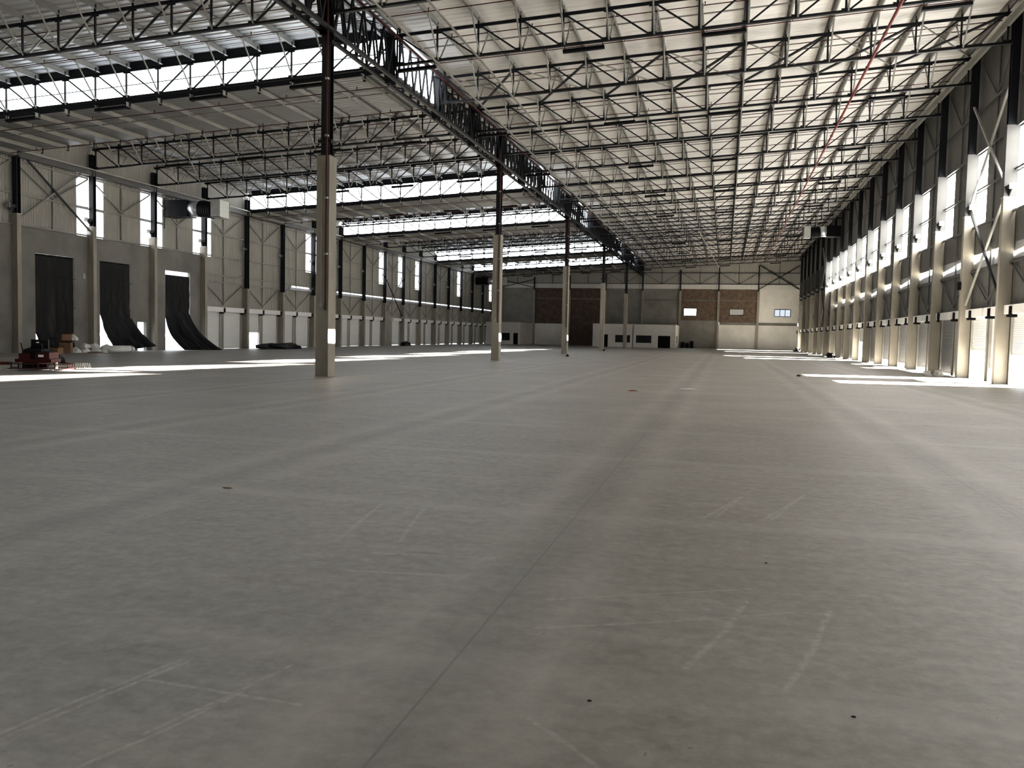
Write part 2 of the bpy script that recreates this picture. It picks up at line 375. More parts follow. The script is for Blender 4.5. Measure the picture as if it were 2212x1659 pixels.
struct(mb.build('flashing_sheet', MT['silver'], wr_o))
mb = MB(); mb.box(WL, WR, YN - 0.16, YN, 0, ZR(WR)); struct(mb.build('wall_near', MT['clad_far']), 'near end wall behind the viewpoint')

# ceiling: flat raised sheets, sunk trays with a glazed near face
def slab(name, x0, x1, y0, y1, zf, label, m='roof'):
    m_ = MB(); vs = []
    for dz in (0, 0.04):
        vs += [(x0, y0, zf(x0) + dz), (x1, y0, zf(x1) + dz), (x1, y1, zf(x1) + dz), (x0, y1, zf(x0) + dz)]
    m_.add(vs, [(0, 1, 2, 3), (7, 6, 5, 4), (0, 4, 5, 1), (1, 5, 6, 2), (2, 6, 7, 3), (3, 7, 4, 0)])
    return struct(m_.build(name, MT[m]), label)
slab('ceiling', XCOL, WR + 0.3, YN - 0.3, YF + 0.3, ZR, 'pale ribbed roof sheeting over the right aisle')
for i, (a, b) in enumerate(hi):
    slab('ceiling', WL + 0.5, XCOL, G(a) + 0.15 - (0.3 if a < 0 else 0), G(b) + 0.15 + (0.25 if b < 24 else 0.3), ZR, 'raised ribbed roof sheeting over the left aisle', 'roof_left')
ZL = lambda x: ZB(x) - 0.13
wn = 0
def window(label, parent=None):
    global wn
    wn += 1
    o = bpy.data.objects.new('window_%d' % wn, None); C.objects.link(o); o['kind'] = 'structure'; o['label'] = label
    return o
for t in TRAYS:
    y0, y1 = G(t) + 0.42, G(t + 1) + 0.05
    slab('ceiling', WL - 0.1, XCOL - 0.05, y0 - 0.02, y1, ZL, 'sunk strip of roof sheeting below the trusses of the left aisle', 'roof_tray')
    xa, xb = WL + 0.35, XCOL - 0.12
    vert = lambda y, z0, z1: [(xa, y, z0(xa)), (xb, y, z0(xb)), (xb, y, z1(xb)), (xa, y, z1(xa))]
    wo = window('bright strip of translucent sheet above a sunk roof strip')
    m_ = MB(); m_.add(vert(y0, lambda x: ZB(x) + 0.08, lambda x: ZT(x) + 0.12), [(0, 1, 2, 3)])
    m_.add([(xb, y0, ZB(xb) + 0.02), (xb, y1, ZB(xb) + 0.02), (xb, y1, ZR(xb)), (xb, y0, ZR(xb))], [(3, 2, 1, 0)])
    m_.build('pane', MT['tray_pane'], wo)
    m_ = MB(); zm = lambda x, f: ZB(x) + (ZT(x) - ZB(x)) * f
    m_.bar((xa, y0 - 0.03, zm(xa, .52)), (xb, y0 - 0.03, zm(xb, .52)), 0.03, 0.035)
    m_.bar((xa, y0 - 0.03, ZB(xa) - 0.03), (xb, y0 - 0.03, ZB(xb) - 0.03), 0.06, 0.26)
    m_.bar((xa, y0 - 0.02, ZT(xa) + 0.255), (xb, y0 - 0.02, ZT(xb) + 0.255), 0.04, 0.33)
    for i in range(15):
        x = -15.483 - 1.683 * i; m_.box(x - .05, x + .05, y0 - 0.12, y0 - 0.03, ZL(x) - 0.3, ZL(x) + 0.05); m_.box(x - .05, x + .05, y1 - 0.1, y1 - 0.02, ZL(x) - 0.3, ZL(x))
    m_.build('frame', MT['steel'], wo)
    m_ = MB(); m_.add(vert(y1, ZL, ZR), [(3, 2, 1, 0)]); struct(m_.build('ceiling', MT['roof']), 'upright sheet closing the far side of a sunk roof strip')
    m_ = MB(); m_.add([(xa, y0, ZL(xa)), (xa, y1, ZL(xa)), (xa, y1, ZR(xa)), (xa, y0, ZR(xa))], [(0, 1, 2, 3)]); struct(m_.build('ceiling', MT['roof']), 'upright sheet closing the end of a sunk roof strip')

# wall windows: two panes, frame
for k in WIN_L:
    a, b, c, d = wl(k); o = window('tall bright window strip high in the left wall'); x = WL - 0.07
    mid = (a + b) / 2
    for p, q in ((a, mid - 0.03), (mid + 0.03, b)): MB().add([(x, p, c), (x, q, c), (x, q, d), (x, p, d)], [(0, 1, 2, 3)]).build('pane', MT['pane'], o)
    MB().box(x - 0.03, x + 0.05, mid - 0.035, mid + 0.035, c, d).box(x, x + 0.1, a, b, 9.02, 9.1).build('frame', MT['steel'], o)
for k in WIN_R:
    a, b, c, d = wr(k); o = window('tall bright window high in the right wall'); x = WR + 0.07
    mid = (a + b) / 2
    for p, q in ((a, mid - 0.03), (mid + 0.03, b)): MB().add([(x, p, c), (x, q, c), (x, q, d), (x, p, d)], [(3, 2, 1, 0)]).build('pane', MT['sun_pane'], o)
    MB().box(x - 0.05, x + 0.03, mid - 0.035, mid + 0.035, c, d).box(x - 0.1, x, a, b, 9.0, 9.08).build('frame', MT['galv'], o)

# ------------------------------------------------------------------ far wall
FC = [WL + 0.1, -33.3, -26.9, -20.5, -14.1, -7.7, -1.3, 5.15, WR]
Y0 = G(24) + 0.5
mb = MB(); mb.box(WL, WR, Y0 + 0.12, Y0 + 0.3, 10.86, ZR(WR) + 0.1); fw_o = struct(mb.build('wall_far', MT['clad_far']), 'far end wall with brick, plaster and cladding panels')
def fpanel(name, x0, x1, z0, z1, m, holes=()):
    q = MB()
    for a, b, c, d in rects(x0, x1, z0, z1, list(holes)): q.box(a, b, Y0 + 0.05, Y0 + 0.3, c, d)
    return struct(q.build(name, MT[m], fw_o))
W1, W2, W3 = (-7.05, -4.9, 5.5, 6.75), (0.57, 2.9, 5.65, 6.75), (7.85, 10.4, 5.6, 6.75)
fpanel('cladding_panel', WL, WR, 10.05, 10.86, 'clad_light')
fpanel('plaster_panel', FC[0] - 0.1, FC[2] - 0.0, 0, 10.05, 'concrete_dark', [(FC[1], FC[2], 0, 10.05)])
fpanel('brick_panel', FC[1], FC[3], 3.75, 10.05, 'brick_dark'); fpanel('brick_panel', -28.2, FC[3], 0, 3.75, 'brick_dark')
fpanel('white_panel', FC[1], -28.2, 0, 3.75, 'white')
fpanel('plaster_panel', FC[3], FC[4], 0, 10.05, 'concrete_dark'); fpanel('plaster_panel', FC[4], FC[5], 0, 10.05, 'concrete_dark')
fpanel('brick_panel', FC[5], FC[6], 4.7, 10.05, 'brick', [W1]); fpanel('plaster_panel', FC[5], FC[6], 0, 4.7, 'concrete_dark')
fpanel('brick_panel', FC[6], FC[7], 4.5, 10.05, 'brick', [W2]); fpanel('white_panel', FC[6], FC[7], 0, 4.05, 'white')
fpanel('white_panel', FC[7], FC[8], 4.5, 10.05, 'white', [W3]); fpanel('white_panel', FC[7], FC[8], 0, 4.05, 'white')
mb = MB()
for x0, x1, z, h in ((FC[6], FC[8], 4.05, 0.45), (FC[4], FC[5], 8.0, 0.3), (FC[5], FC[6], 8.05, 0.2), (FC[6], FC[7], 8.05, 0.15), (FC[1], FC[3], 8.1, 0.18)):
    mb.box(x0 + 0.2, x1 - 0.2, Y0, Y0 + 0.06, z, z + h)
struct(mb.build('concrete_beam', MT['plaster'], fw_o))
for (a, b, c, d), m in ((W1, 'pane'), (W2, None), (W3, 'pane')):
    o = window('small window in the upper far wall')
    MB().box(a, b, Y0 + 0.2, Y0 + 0.22, c, d).build('pane', MT['film'] if m is None else MT['far_pane'] if (a, b) == W3[:2] else MT[m], o)
    q = MB()
    for u in (a, b): q.box(u - 0.05, u + 0.05, Y0, Y0 + 0.2, c - 0.05, d + 0.05)
    for u in (c, d): q.box(a, b, Y0, Y0 + 0.2, u - 0.05, u + 0.05)
    if (a, b) == W3[:2]:
        for u in (a + 0.85, a + 1.7): q.box(u - 0.05, u + 0.05, Y0 + 0.1, Y0 + 0.2, c, d)
    q.build('frame', MT['steel'], o)
for i, x in enumerate(FC[1:-1]):
    t = thing('wall_pilaster', 'concrete and steel post on the far wall, %s from its left corner' % ORD[i], 'column', (x, Y0 - 0.1, 0), 'posts on the far wall')
    MB(t.location).box(x - 0.17, x + 0.17, Y0 - 0.3, Y0 + 0.05, 0, 9.7).build('concrete_post', MT['concrete'], t)
    MB(t.location).isec(x - 0.1, x + 0.1, Y0 - 0.2, Y0 + 0.05, 9.7, ZB(x) + 0.1, 0.02, 'y').build('steel_post', MT['steel'], t)
for i, (a, b) in enumerate(zip(FC, FC[1:])):
    t = thing('cladding_support', 'steel rails and braces behind the top of the far wall, %s bay from the left' % ORD[i], 'frame', (a, Y0, 10), 'rail frames on the far wall')
    z1, z2 = 12.8, ZB(b) - 0.3
    for z in (10.9, z1): MB(t.location).bar((a + .1, Y0 + .06, z), (b - .1, Y0 + .06, z), 0.07, 0.09).build('rail', MT['steel'], t)
    m = (a + b) / 2
    MB(t.location).bar((m, Y0 + .06, 10.9), (m, Y0 + .06, z2 + .5), 0.07, 0.09).build('post', MT['steel'], t)
    if i in (0, len(FC) - 2):
        MB(t.location).bar((a + .1, Y0, 10.1), (b - .1, Y0, z2), 0.12, 0.12).build('brace', MT['steel'], t)
        MB(t.location).bar((b - .1, Y0 - .05, 10.1), (a + .1, Y0 - .05, z2), 0.12, 0.12).build('brace', MT['steel'], t)
    elif i > 2:
        MB(t.location).bar((a + .1, Y0, z1), (m, Y0, 10.9), 0.06, 0.06).build('brace', MT['steel'], t)
        MB(t.location).bar((b - .1, Y0, z1), (m, Y0, 10.9), 0.06, 0.06).build('brace', MT['steel'], t)

# ------------------------------------------------------------------ free columns
for i, k in enumerate((4, 8, 12, 16, 20)):
    y = G(k)
    t = thing('column', ('tall concrete column with steel top, %s free-standing column from the viewpoint' % ORD[i]) if i else 'nearest free-standing concrete column, with a red pipe up its side', 'column', (XCOL, y + 0.3, 0), 'columns between the two aisles')
    o = t.location
    MB(o).box(-14.46, -13.96, y, y + 0.58, 0, 7.95).build('concrete_post', MT['concrete'], t)
    MB(o).box(-14.4, -13.98, y + 0.04, y + 0.54, 7.95, 7.99).build('base_plate', MT['steel'], t)
    MB(o).isec(-14.35, -14.03, y + 0.1, y + 0.42, 7.99, 14.3, 0.025, 'y').build('steel_post', MT['steel'], t)
    for z in (8.4, 11.9): MB(o).box(-14.45, -13.93, y + 0.05, y + 0.47, z, z + 0.12).build('collar', MT['steel'], t)
    MB(o).tube((-14.24, y - 0.03, 2.6), (-14.24, y - 0.03, 6.9), 0.014, 6).box(-14.29, -14.19, y - 0.06, y, 2.5, 2.65).build('conduit', MT['galv'], t)
    if i < 3:
        p = thing('riser_pipe', 'dark red riser pipe fixed to the %s free-standing column' % ORD[i], 'pipe', (-14.05, y - 0.06, 2), 'red riser pipes on the columns')
        MB(p.location).tube((-14.05, y - 0.045, 2.4), (-14.05, y - 0.045, 13.4), 0.036, 10).build('pipe', MT['red'], p)
        for z in (4.4, 6.4, 8.6, 10.6): MB(p.location).box(-14.11, -13.99, y - 0.11, y + 0.0, z, z + 0.06).build('clamp', MT['galv'], p)

# ------------------------------------------------------------------ wall pilasters
def pilaster_proto(side, zc=7.9):
    x0, x1, xs = (WL, -39.15, -39.32) if side == 'l' else (11.22, 11.72, 11.42)
    s = 1 if side == 'l' else -1
    t = thing('wall_pilaster', 'x', 'column', (x0 if side == 'l' else x1, 0, 0))
    o = Vector((t.location.x, 0, 0))
    ztop = 12.45 if side == 'l' else 15.75
    MB(o).box(x0, x1, 0, 0.3, 0, zc).build('concrete_post', MT['concrete'], t)
    MB(o).isec(xs - 0.16, xs + 0.16, 0.02, 0.3, zc, ztop, 0.02, 'y').build('steel_post', MT['steel'], t)
    if side == 'r': MB(o).box(xs - 0.2, xs + 0.3, 0.0, 0.34, zc + 0.04, 10.95).build('post_casing', MT['casing'], t)
    b = MB(o)
    b.box(xs - 0.12, xs + 0.12, -0.42, 0.02, 8.25, 8.4).add([(xs - .02, -.4, 8.25), (xs + .02, -.4, 8.25), (xs + .02, .02, 8.25), (xs - .02, .02, 8.25), (xs - .02, .02, 7.95), (xs + .02, .02, 7.95)], [(0, 1, 2, 3), (0, 3, 4), (1, 5, 2), (0, 4, 5, 1), (2, 5, 4, 3)])
    br = b.build('bracket', MT['steel'], t)
    MB(o).box(xs - 0.13, xs + 0.13, -0.46, -0.42, 8.2, 8.45).build('end_plate', MT['galv'], br)
    MB(o).box(xs - 0.22, xs + 0.22, -0.04, 0.34, zc, zc + 0.04).build('base_plate', MT['galv'], t)
    return t
pl, pr, pl2 = pilaster_proto('l'), pilaster_proto('r'), pilaster_proto('l', 5.0)
for k in range(5, 24):
    n = ORD[k - 6] if k > 5 else ''
    ll = ('concrete pilaster with steel post on the left wall, %s from the left photo edge' % n) if k > 5 else 'concrete pilaster on the left wall, beyond the photo edge'
    rl = ('concrete pilaster with steel post on the right wall, %s from the right photo edge' % n) if k > 5 else 'concrete pilaster on the right wall, at the photo edge'
    if k == 5: pl.location.y = pr.location.y = G(5); pl['label'], pr['label'] = ll, rl; pl['group'], pr['group'] = 'pilasters along the left wall', 'pilasters along the right wall'
    else:
        if k == 10: pl2.location.y = G(k); pl2['label'] = ll; pl2['group'] = 'pilasters along the left wall'
        else: dup(pl if k < 10 else pl2, (pl.location.x, G(k), 0), ll)
        dup(pr, (pr.location.x, G(k), 0), rl)

# ------------------------------------------------------------------ wall rails and braces, one frame per bay
def wall_frame(side, k):
    x, s = (WL + 0.12, 1) if side == 'l' else (WR - 0.12, -1)
    y0, y1, m = G(k) + 0.32, G(k + 1), (G(k) + G(k + 1)) / 2 + 0.15
    nm = 'left' if side == 'l' else 'right'
    t = thing('cladding_support', 'thin steel rails and V braces on the %s wall, %s bay from the photo edge' % (nm, ORD[k - 5]), 'frame', (x, y0, 3.4), 'rail frames along the %s wall' % nm)
    o = t.location; docks = side == 'l' and k < 9
    zs = (7.36, 9.1, 10.95) if docks else (5.35, 5.9, 7.38, 9.1, 10.95)
    if side == 'r': zs = (5.2, 7.36, 9.1, 10.95, 13.0)
    ztop = 11.3 if side == 'l' else 15.6
    for z in zs: MB(o).bar((x, y0, z), (x, y1, z), 0.08, 0.09).build('rail', MT['purlin' if side == 'l' else 'rail_dark'], t)
    zlow = 7.36 if docks else 3.55
    MB(o).bar((x - s * 0.05, m, zlow), (x - s * 0.05, m, ztop), 0.06, 0.09).build('post', MT['purlin' if side == 'l' else 'rail_dark'], t)
    vs = [(10.9, 9.2)] + ([] if docks else [(5.3, 3.65)])
    if side == 'r': vs = [(5.2, 3.65), (15.3, 13.0)]
    for a, b in vs:
        for yy in (y0, y1): MB(o).bar((x, yy, a), (x, m, b), 0.06, 0.08).build('brace', MT['purlin' if side == 'l' else 'rail_dark'], t)
    return t
for k in range(5, 24): wall_frame('l', k); wall_frame('r', k)
for side, k, z0, z1, txt in (('l', 6, 11.6, 7.6, 'left wall between the two docks nearest the frame edge'), ('l', 15, 8.2, 3.6, 'left wall far behind the first free column'),
                             ('r', 6, 13.2, 3.6, 'right wall beside the nearest full window'), ('r', 17, 13.2, 3.6, 'far part of the right wall')):
    x = WL + 0.3 if side == 'l' else WR - 0.3
    y0, y1 = G(k) + 0.3, G(k + 1)
    t = thing('wall_brace', 'long crossed steel braces on the ' + txt, 'brace', (x, y0, z1), 'crossed braces on the walls')
    zm = (z0 + z1) / 2
    MB(t.location).bar((x, y0, z0), (x, y1, zm if side == 'r' else z1), 0.09, 0.09).build('brace_bar', MT['steel' if side == 'l' else 'galv'], t)
    MB(t.location).bar((x - .06, y1, z0), (x - .06, y0, zm if side == 'r' else z1), 0.09, 0.09).build('brace_bar', MT['purlin' if side == 'l' else 'galv'], t)
    if side == 'r':
        MB(t.location).bar((x, y0, zm), (x, y1, z1), 0.09, 0.09).build('brace_bar', MT['galv'], t); MB(t.location).bar((x - .06, y1, zm), (x - .06, y0, z1), 0.09, 0.09).build('brace_bar', MT['steel'], t)
    if side == 'l':
        MB(t.location).box(x - .1, x + .1, y1 - .2, y1, z1 - .2, z1).build('gusset', MT['galv'], t)
t = thing('eaves_beam', 'long pale box gutter beam under the eaves of the left wall', 'beam', (WL + 0.3, G(5), 11.1))
MB(t.location).box(WL + 0.2, WL + 0.45, G(4), G(24), 11.12, 11.42).build('beam', MT['rail_dark'], t)
MB(t.location).tube((WL + 0.52, G(4), 11.5), (WL + 0.52, G(24), 11.5), 0.05, 8).build('pipe', MT['galv'], t)
t = thing('eaves_beam', 'long pale cable tray high along the right wall', 'beam', (11.2, G(5), 15.2))
MB(t.location).box(11.02, 11.14, G(4), G(24), 15.05, 15.35).build('tray', MT['purlin'], t)
MB(t.location).bar((11.0, G(4), 15.36), (11.0, G(24), 15.36), 0.05, 0.04).build('rim', MT['galv'], t)
t = thing('duct_pipe', 'shiny zinc flashing running along the slot in the left wall', 'flashing', (WL + 0.1, G(12), 5.3))
MB(t.location).box(WL + 0.18, WL + 0.22, G(11.3), G(24), 5.4, 5.62).build('sheet', MT['silver'], t)

# ------------------------------------------------------------------ roof trusses
def truss_proto(side):
    n = 14 if side == 'r' else 15
    xs = [-13.91 + 1.785 * i for i in range(15)] if side == 'r' else [-13.8 - 1.683 * i for i in range(16)][::-1]
    t = thing('roof_truss', 'x', 'truss', (xs[0], 0, ZB(xs[0])))
    o = t.location.copy()
    xa, xb = xs[0] - (0.1 if side == 'r' else 0.25), xs[-1] + (0.3 if side == 'r' else 0.0)
    P = lambda x, f: (x, 0, f(x))
    q = MB(o)
    for z, up in ((ZT, -1), (ZB, 1)):
        q = MB(o)
        q.bar((xa, 0, z(xa)), (xb, 0, z(xb)), 0.15, 0.02)
        for sy in (-0.02, 0.02): q.bar((xa, sy, z(xa) + up * 0.05), (xb, sy, z(xb) + up * 0.05), 0.016, 0.1)
        for x in xs: q.box(x - 0.16, x + 0.16, -0.012, 0.012, z(x) - (0.16 if up < 0 else 0.0), z(x) + (0.0 if up < 0 else 0.16))
        q.build('top_chord' if up < 0 else 'bottom_chord', MT['steel'], t)
    for x in xs:
        MB(o).bar((x, 0.0, ZB(x)), (x, 0.0, ZT(x) + 0.3), 0.075, 0.06).build('vertical', MT['steel'], t)
    half = len(xs) // 2
    for i in range(len(xs) - 1):
        a, b = (xs[i], xs[i + 1]) if i < half else (xs[i + 1], xs[i])
        MB(o).bar((a, 0.03, ZT(a)), (b, 0.03, ZB(b)), 0.055, 0.065).build('diagonal', MT['steel'], t)
    return t, xs, o
def fly_braces(t, xs, o, sides):
    for x in xs[1:-1]:
        for sgn in sides:
            MB(o).tube((x + 0.08, sgn * 0.06, ZB(x) + 0.04), (x + 0.08, sgn * 1.35, ZT(x) + 0.2), 0.036, 6).build('fly_brace', MT['brace_tube'], t)
tr, XS_R, oR = truss_proto('r'); fly_braces(tr, XS_R, oR, (-1, 1))
tl, XS_L, oL = truss_proto('l')
tl2 = dup(tl, tl.location); fly_braces(tl2, XS_L, oL, (-1,))       # beside a tray: braces on one side only
tl3 = dup(tl, tl.location); fly_braces(tl3, XS_L, oL, (1,))
fly_braces(tl, XS_L, oL, (-1, 1))
used = {}
for k in range(4, 24):
    lab = 'black lattice truss over the right aisle, %s truss from the viewpoint' % ORD[k - 4]
    if 'r' not in used: used['r'] = 1; tr.location.y = G(k) + 0.15; tr['label'] = lab; tr['group'] = 'trusses over the right aisle'
    else: dup(tr, (tr.location.x, G(k) + 0.15, tr.location.z), lab)
    p = tl2 if k in TRAYS else tl3 if k - 1 in TRAYS else tl
    extra = 'before a bright roof window' if k in TRAYS else 'over plain roofing'
    lab = 'black left aisle truss %s, %s truss from the viewpoint' % (extra, ORD[k - 4])
    if id(p) not in used: used[id(p)] = 1; p.location.y = G(k) + 0.15; p['label'] = lab; p['group'] = 'trusses over the left aisle'
    else: dup(p, (p.location.x, G(k) + 0.15, p.location.z), lab)

# ------------------------------------------------------------------ girders along the column row
for i, ka in enumerate((0, 4, 8, 12, 16, 20)):
    ya, yb = G(ka) + 0.3, G(ka + 4) + 0.3
    t = thing('lattice_girder', ('dense black lattice girder on the column row, %s span from the viewpoint' % ORD[i]), 'girder', (XCOL, ya, 12.3), 'girder spans along the column row')
    o = t.location
    for xx in (-14.48, -13.96):
        MB(o).bar((xx, ya, 12.36), (xx, yb, 12.36), 0.14, 0.12).build('bottom_chord', MT['steel'], t)
        MB(o).bar((xx, ya, 14.16), (xx, yb, 14.16), 0.14, 0.12).build('top_chord', MT['steel'], t)
        n = 24
        for j in range(n):
            y = ya + (yb - ya) * j / n; d = (yb - ya) / n
            MB(o).bar((xx, y, 12.4), (xx, y + d / 2, 14.12), 0.07, 0.07).build('web_bar', MT['steel'], t)
            MB(o).bar((xx, y + d / 2, 14.12), (xx, y + d, 12.4), 0.07, 0.07).build('web_bar', MT['steel'], t)
    for j in range(5):
        y = G(ka + j) + 0.15
        MB(o).isec(-14.4, -14.05, y - 0.14, y + 0.14, 12.2, 14.4, 0.03, 'y').build('post', MT['steel'], t)
    for z, nm in ((12.36, 'bottom_tie'), (14.16, 'top_tie')):
        q = MB(o)
        for j in range(16):
            y = ya + (yb - ya) * (j + .5) / 16; q.bar((-14.48, y, z), (-13.96, y + 0.6, z), 0.04, 0.05)
        q.build(nm, MT['steel'], t)

# ------------------------------------------------------------------ purlins
def purlin(x, y0, y1, zb, label, group, m='purlin', low=0):
    o = Vector((x, y0, zb)); q = MB(o)
    h = 0.28 if not low else 0.23
    q.box(x - 0.012, x + 0.012, y0, y1, zb, zb + h); q.box(x - 0.008, x + 0.085, y0, y1, zb, zb + 0.014); q.box(x - 0.085, x + 0.008, y0, y1, zb + h - 0.012, zb + h)
    return tag(q.build('purlin', MT[m]), label, 'purlin', group)
for i, x in enumerate(XS_R):
    purlin(x, G(-1), YF, ZT(x) + 0.13, 'long pale roof purlin over the right aisle, %s from the column row' % ORD[i], 'purlins over the right aisle')
secs = [('raised roof before the %s roof window' % ORD[j], a, b, 0) for j, (a, b) in enumerate([(3, 5), (6, 10), (11, 13), (14, 18), (19, 21)])]
secs += [('raised roof next to the far wall', 22, 24, 0)]
secs += [('sunk strip behind the %s roof window' % ORD[j], a, a + 1, 1) for j, a in enumerate((5, 10, 13, 18, 21))]
for txt, a, b, low in secs:
    for i, x in enumerate(XS_L[::-1]):
        if i == 0: continue
        if low: y0, y1, z = G(a) + 0.12, G(b) + 0.12, ZL(x) - 0.235
        else: y0, y1, z = G(a) + (0.1 if a in (3,) else 0.1), (YF if b == 24 else G(b) + 0.4), ZT(x) + 0.13
        purlin(x, y0, y1, z, '%s purlin from the column row under the %s' % (ORD[i - 1], txt), 'purlins under the ' + txt, 'purlin_lit', low)

# ------------------------------------------------------------------ sag rails, sprinkler pipes, roof braces, light fittings
def rail(name, a, b, zf, y, label, cat, group, m, r, heads=0, tube=True):
    t = thing(name, label, cat, (a, y, zf(a)), group); o = t.location
    q = MB(o)
    if tube: q.tube((a, y, zf(a)), (b, y, zf(b)), r, 8)
    else: q.bar((a, y, zf(a)), (b, y, zf(b)), r, r * 1.6)
    q.build('pipe' if tube else 'rail', MT[m], t)
    for j in range(heads):
        x = a + (b - a) * (j + .5) / heads
        MB(o).tube((x, y, zf(x)), (x, y, zf(x) + 0.12), 0.02, 6).tube((x, y, zf(x) + 0.12), (x, y, zf(x) + 0.16), 0.035, 6, 0.012).build('sprinkler_head', MT[m], t)
    return t
for k in range(4, 24):
    n = ORD[k - 4]
    hd = 7 if k < 8 else 0
    for j, dy in enumerate((1.45, 4.45)):
        w_ = ('near', 'far')[j]
        rail('sprinkler_pipe', -13.7, 11.2, lambda x: ZT(x) + 0.108, G(k) + dy, 'thin red sprinkler pipe over the right aisle, %s one of the %s bay' % (w_, n), 'pipe', 'sprinkler pipes over the right aisle', 'red', 0.022, hd)
        zz = (lambda x: ZL(x) - 0.257) if k in TRAYS else (lambda x: ZT(x) + 0.108)
        rail('sprinkler_pipe', -38.9, -14.6, zz, G(k) + dy + (0.9 if k in TRAYS and j else 0), 'thin red sprinkler pipe over the left aisle, %s one of the %s bay' % (w_, n), 'pipe', 'sprinkler pipes over the left aisle', 'red', 0.022, hd)
    rail('sag_rail', -13.9, 11.0, lambda x: ZT(x) + 0.2, G(k) + 2.6, 'thin pale rail between purlins over the right aisle, %s bay' % n, 'rail', 'rails between the right aisle purlins', 'purlin', 0.035, 0, False)
    zz = (lambda x: ZB(x) - 0.3) if k in TRAYS else (lambda x: ZT(x) + 0.2)
    rail('sag_rail', -38.9, -14.3, zz, G(k) + 2.6, 'thin pale rail between purlins over the left aisle, %s bay' % n, 'rail', 'rails between the left aisle purlins', 'purlin', 0.035, 0, False)
t = thing('sprinkler_main', 'thick red sprinkler main running the length of the right aisle', 'pipe', (5.75, G(3), 13.9))
MB(t.location).tube((5.75, G(3), 13.95), (5.75, G(23), 13.95), 0.058, 12).build('pipe', MT['redmain'], t, True)
for j in range(26):
    y = G(4) + j * 4.4
    MB(t.location).tube((5.75, y - .07, 13.95), (5.75, y + .07, 13.95), 0.082, 12).build('coupling', MT['redmain'], t)
t = thing('sprinkler_main', 'red sprinkler main lying along the top of the lattice girder', 'pipe', (-13.75, G(3), 14.0))
MB(t.location).tube((-13.72, G(3), 14.0), (-13.72, G(23), 14.0), 0.06, 10).build('pipe', MT['red'], t, True)
t = thing('drain_pipe', 'pale pipe under the far right roof that turns towards the girder', 'pipe', (-1.0, 100, 13.2))
MB(t.location).tube((-3.2, 96, ZB(-3.2) - .1), (-1.4, 146, ZB(-1.4) - .15), 0.06, 8).tube((-1.4, 146, ZB(-1.4) - .15), (-14, 146.3, ZB(-14) - .15), 0.05, 8).build('pipe', MT['galv'], t)
t = thing('catwalk_rail', 'pair of pale rails just right of the lattice girder', 'rail', (-12.4, G(4), 14))
for xx in (-12.1, -10.3):
    MB(t.location).bar((xx, G(3), ZB(xx) - 0.06), (xx, G(23.8), ZB(xx) - 0.06), 0.07, 0.06).build('rail', MT['purlin'], t)
for side, ks in (('r', (6, 17)), ('l', (6, 16))):
    xs = XS_R if side == 'r' else XS_L
    for k in ks:
        for j in range(0, len(xs) - 2, 2):
            a, b = xs[j], xs[j + 2]; nm = 'right' if side == 'r' else 'left'
            t = thing('roof_brace', 'crossed roof braces, %s aisle, %s braced bay, %s pair from the left' % (nm, ('near', 'far')[ks.index(k)], ORD[j // 2]), 'brace', (a, G(k) + .15, ZT(a)), 'roof braces over the %s aisle' % nm)
            MB(t.location).bar((a, G(k + 1) + .15, ZT(a) - .04), (b, G(k) + .15, ZT(b) - .04), 0.09, 0.09).build('heavy_bar', MT['steel'], t)
            MB(t.location).bar((a, G(k) + .15, ZT(a) + .06), (b, G(k + 1) + .15, ZT(b) + .06), 0.05, 0.05).build('light_bar', MT['purlin'], t)
def light_proto():
    t = thing('light_fitting', 'x', 'light fitting')
    MB().box(0, 1.68, -0.09, 0.09, -0.07, 0.06).build('housing', MT['black'], t)
    for x in (0.06, 1.6): MB().box(x, x + 0.03, -0.015, 0.015, 0.06, 0.34).build('hanger', MT['black'], t)
    return t
lp = light_proto(); first = True
rows = [(-13.84, 'r', 'against the girder'), (-6.76, 'r', 'left of the aisle centre'), (-1.3, 'r', 'right of the aisle centre'), (6.55, 'r', 'next to the right wall'),
        (-34.0, 'l', 'next to the left wall'), (-28.94, 'l', 'left of the aisle centre'), (-23.9, 'l', 'right of the aisle centre'), (-18.9, 'l', 'next to the column row')]
for k in range(5, 24, 2):
    for x, s, wh in rows:
        low = s == 'l' and (k in TRAYS)
        z = ZB(x + .8) - (0.42 if low else 0.25)
        lab = 'black light fitting, %s aisle, %s, on the %s lit truss' % ('right' if s == 'r' else 'left', wh, ORD[(k - 5) // 2])
        if first: lp.location = (x, G(k) + .15, z); lp['label'] = lab; lp['group'] = 'linear light fittings under the trusses'; o = lp; first = False
        else: o = dup(lp, (x, G(k) + .15, z), lab)
        o.rotation_euler.y = -SLOPE

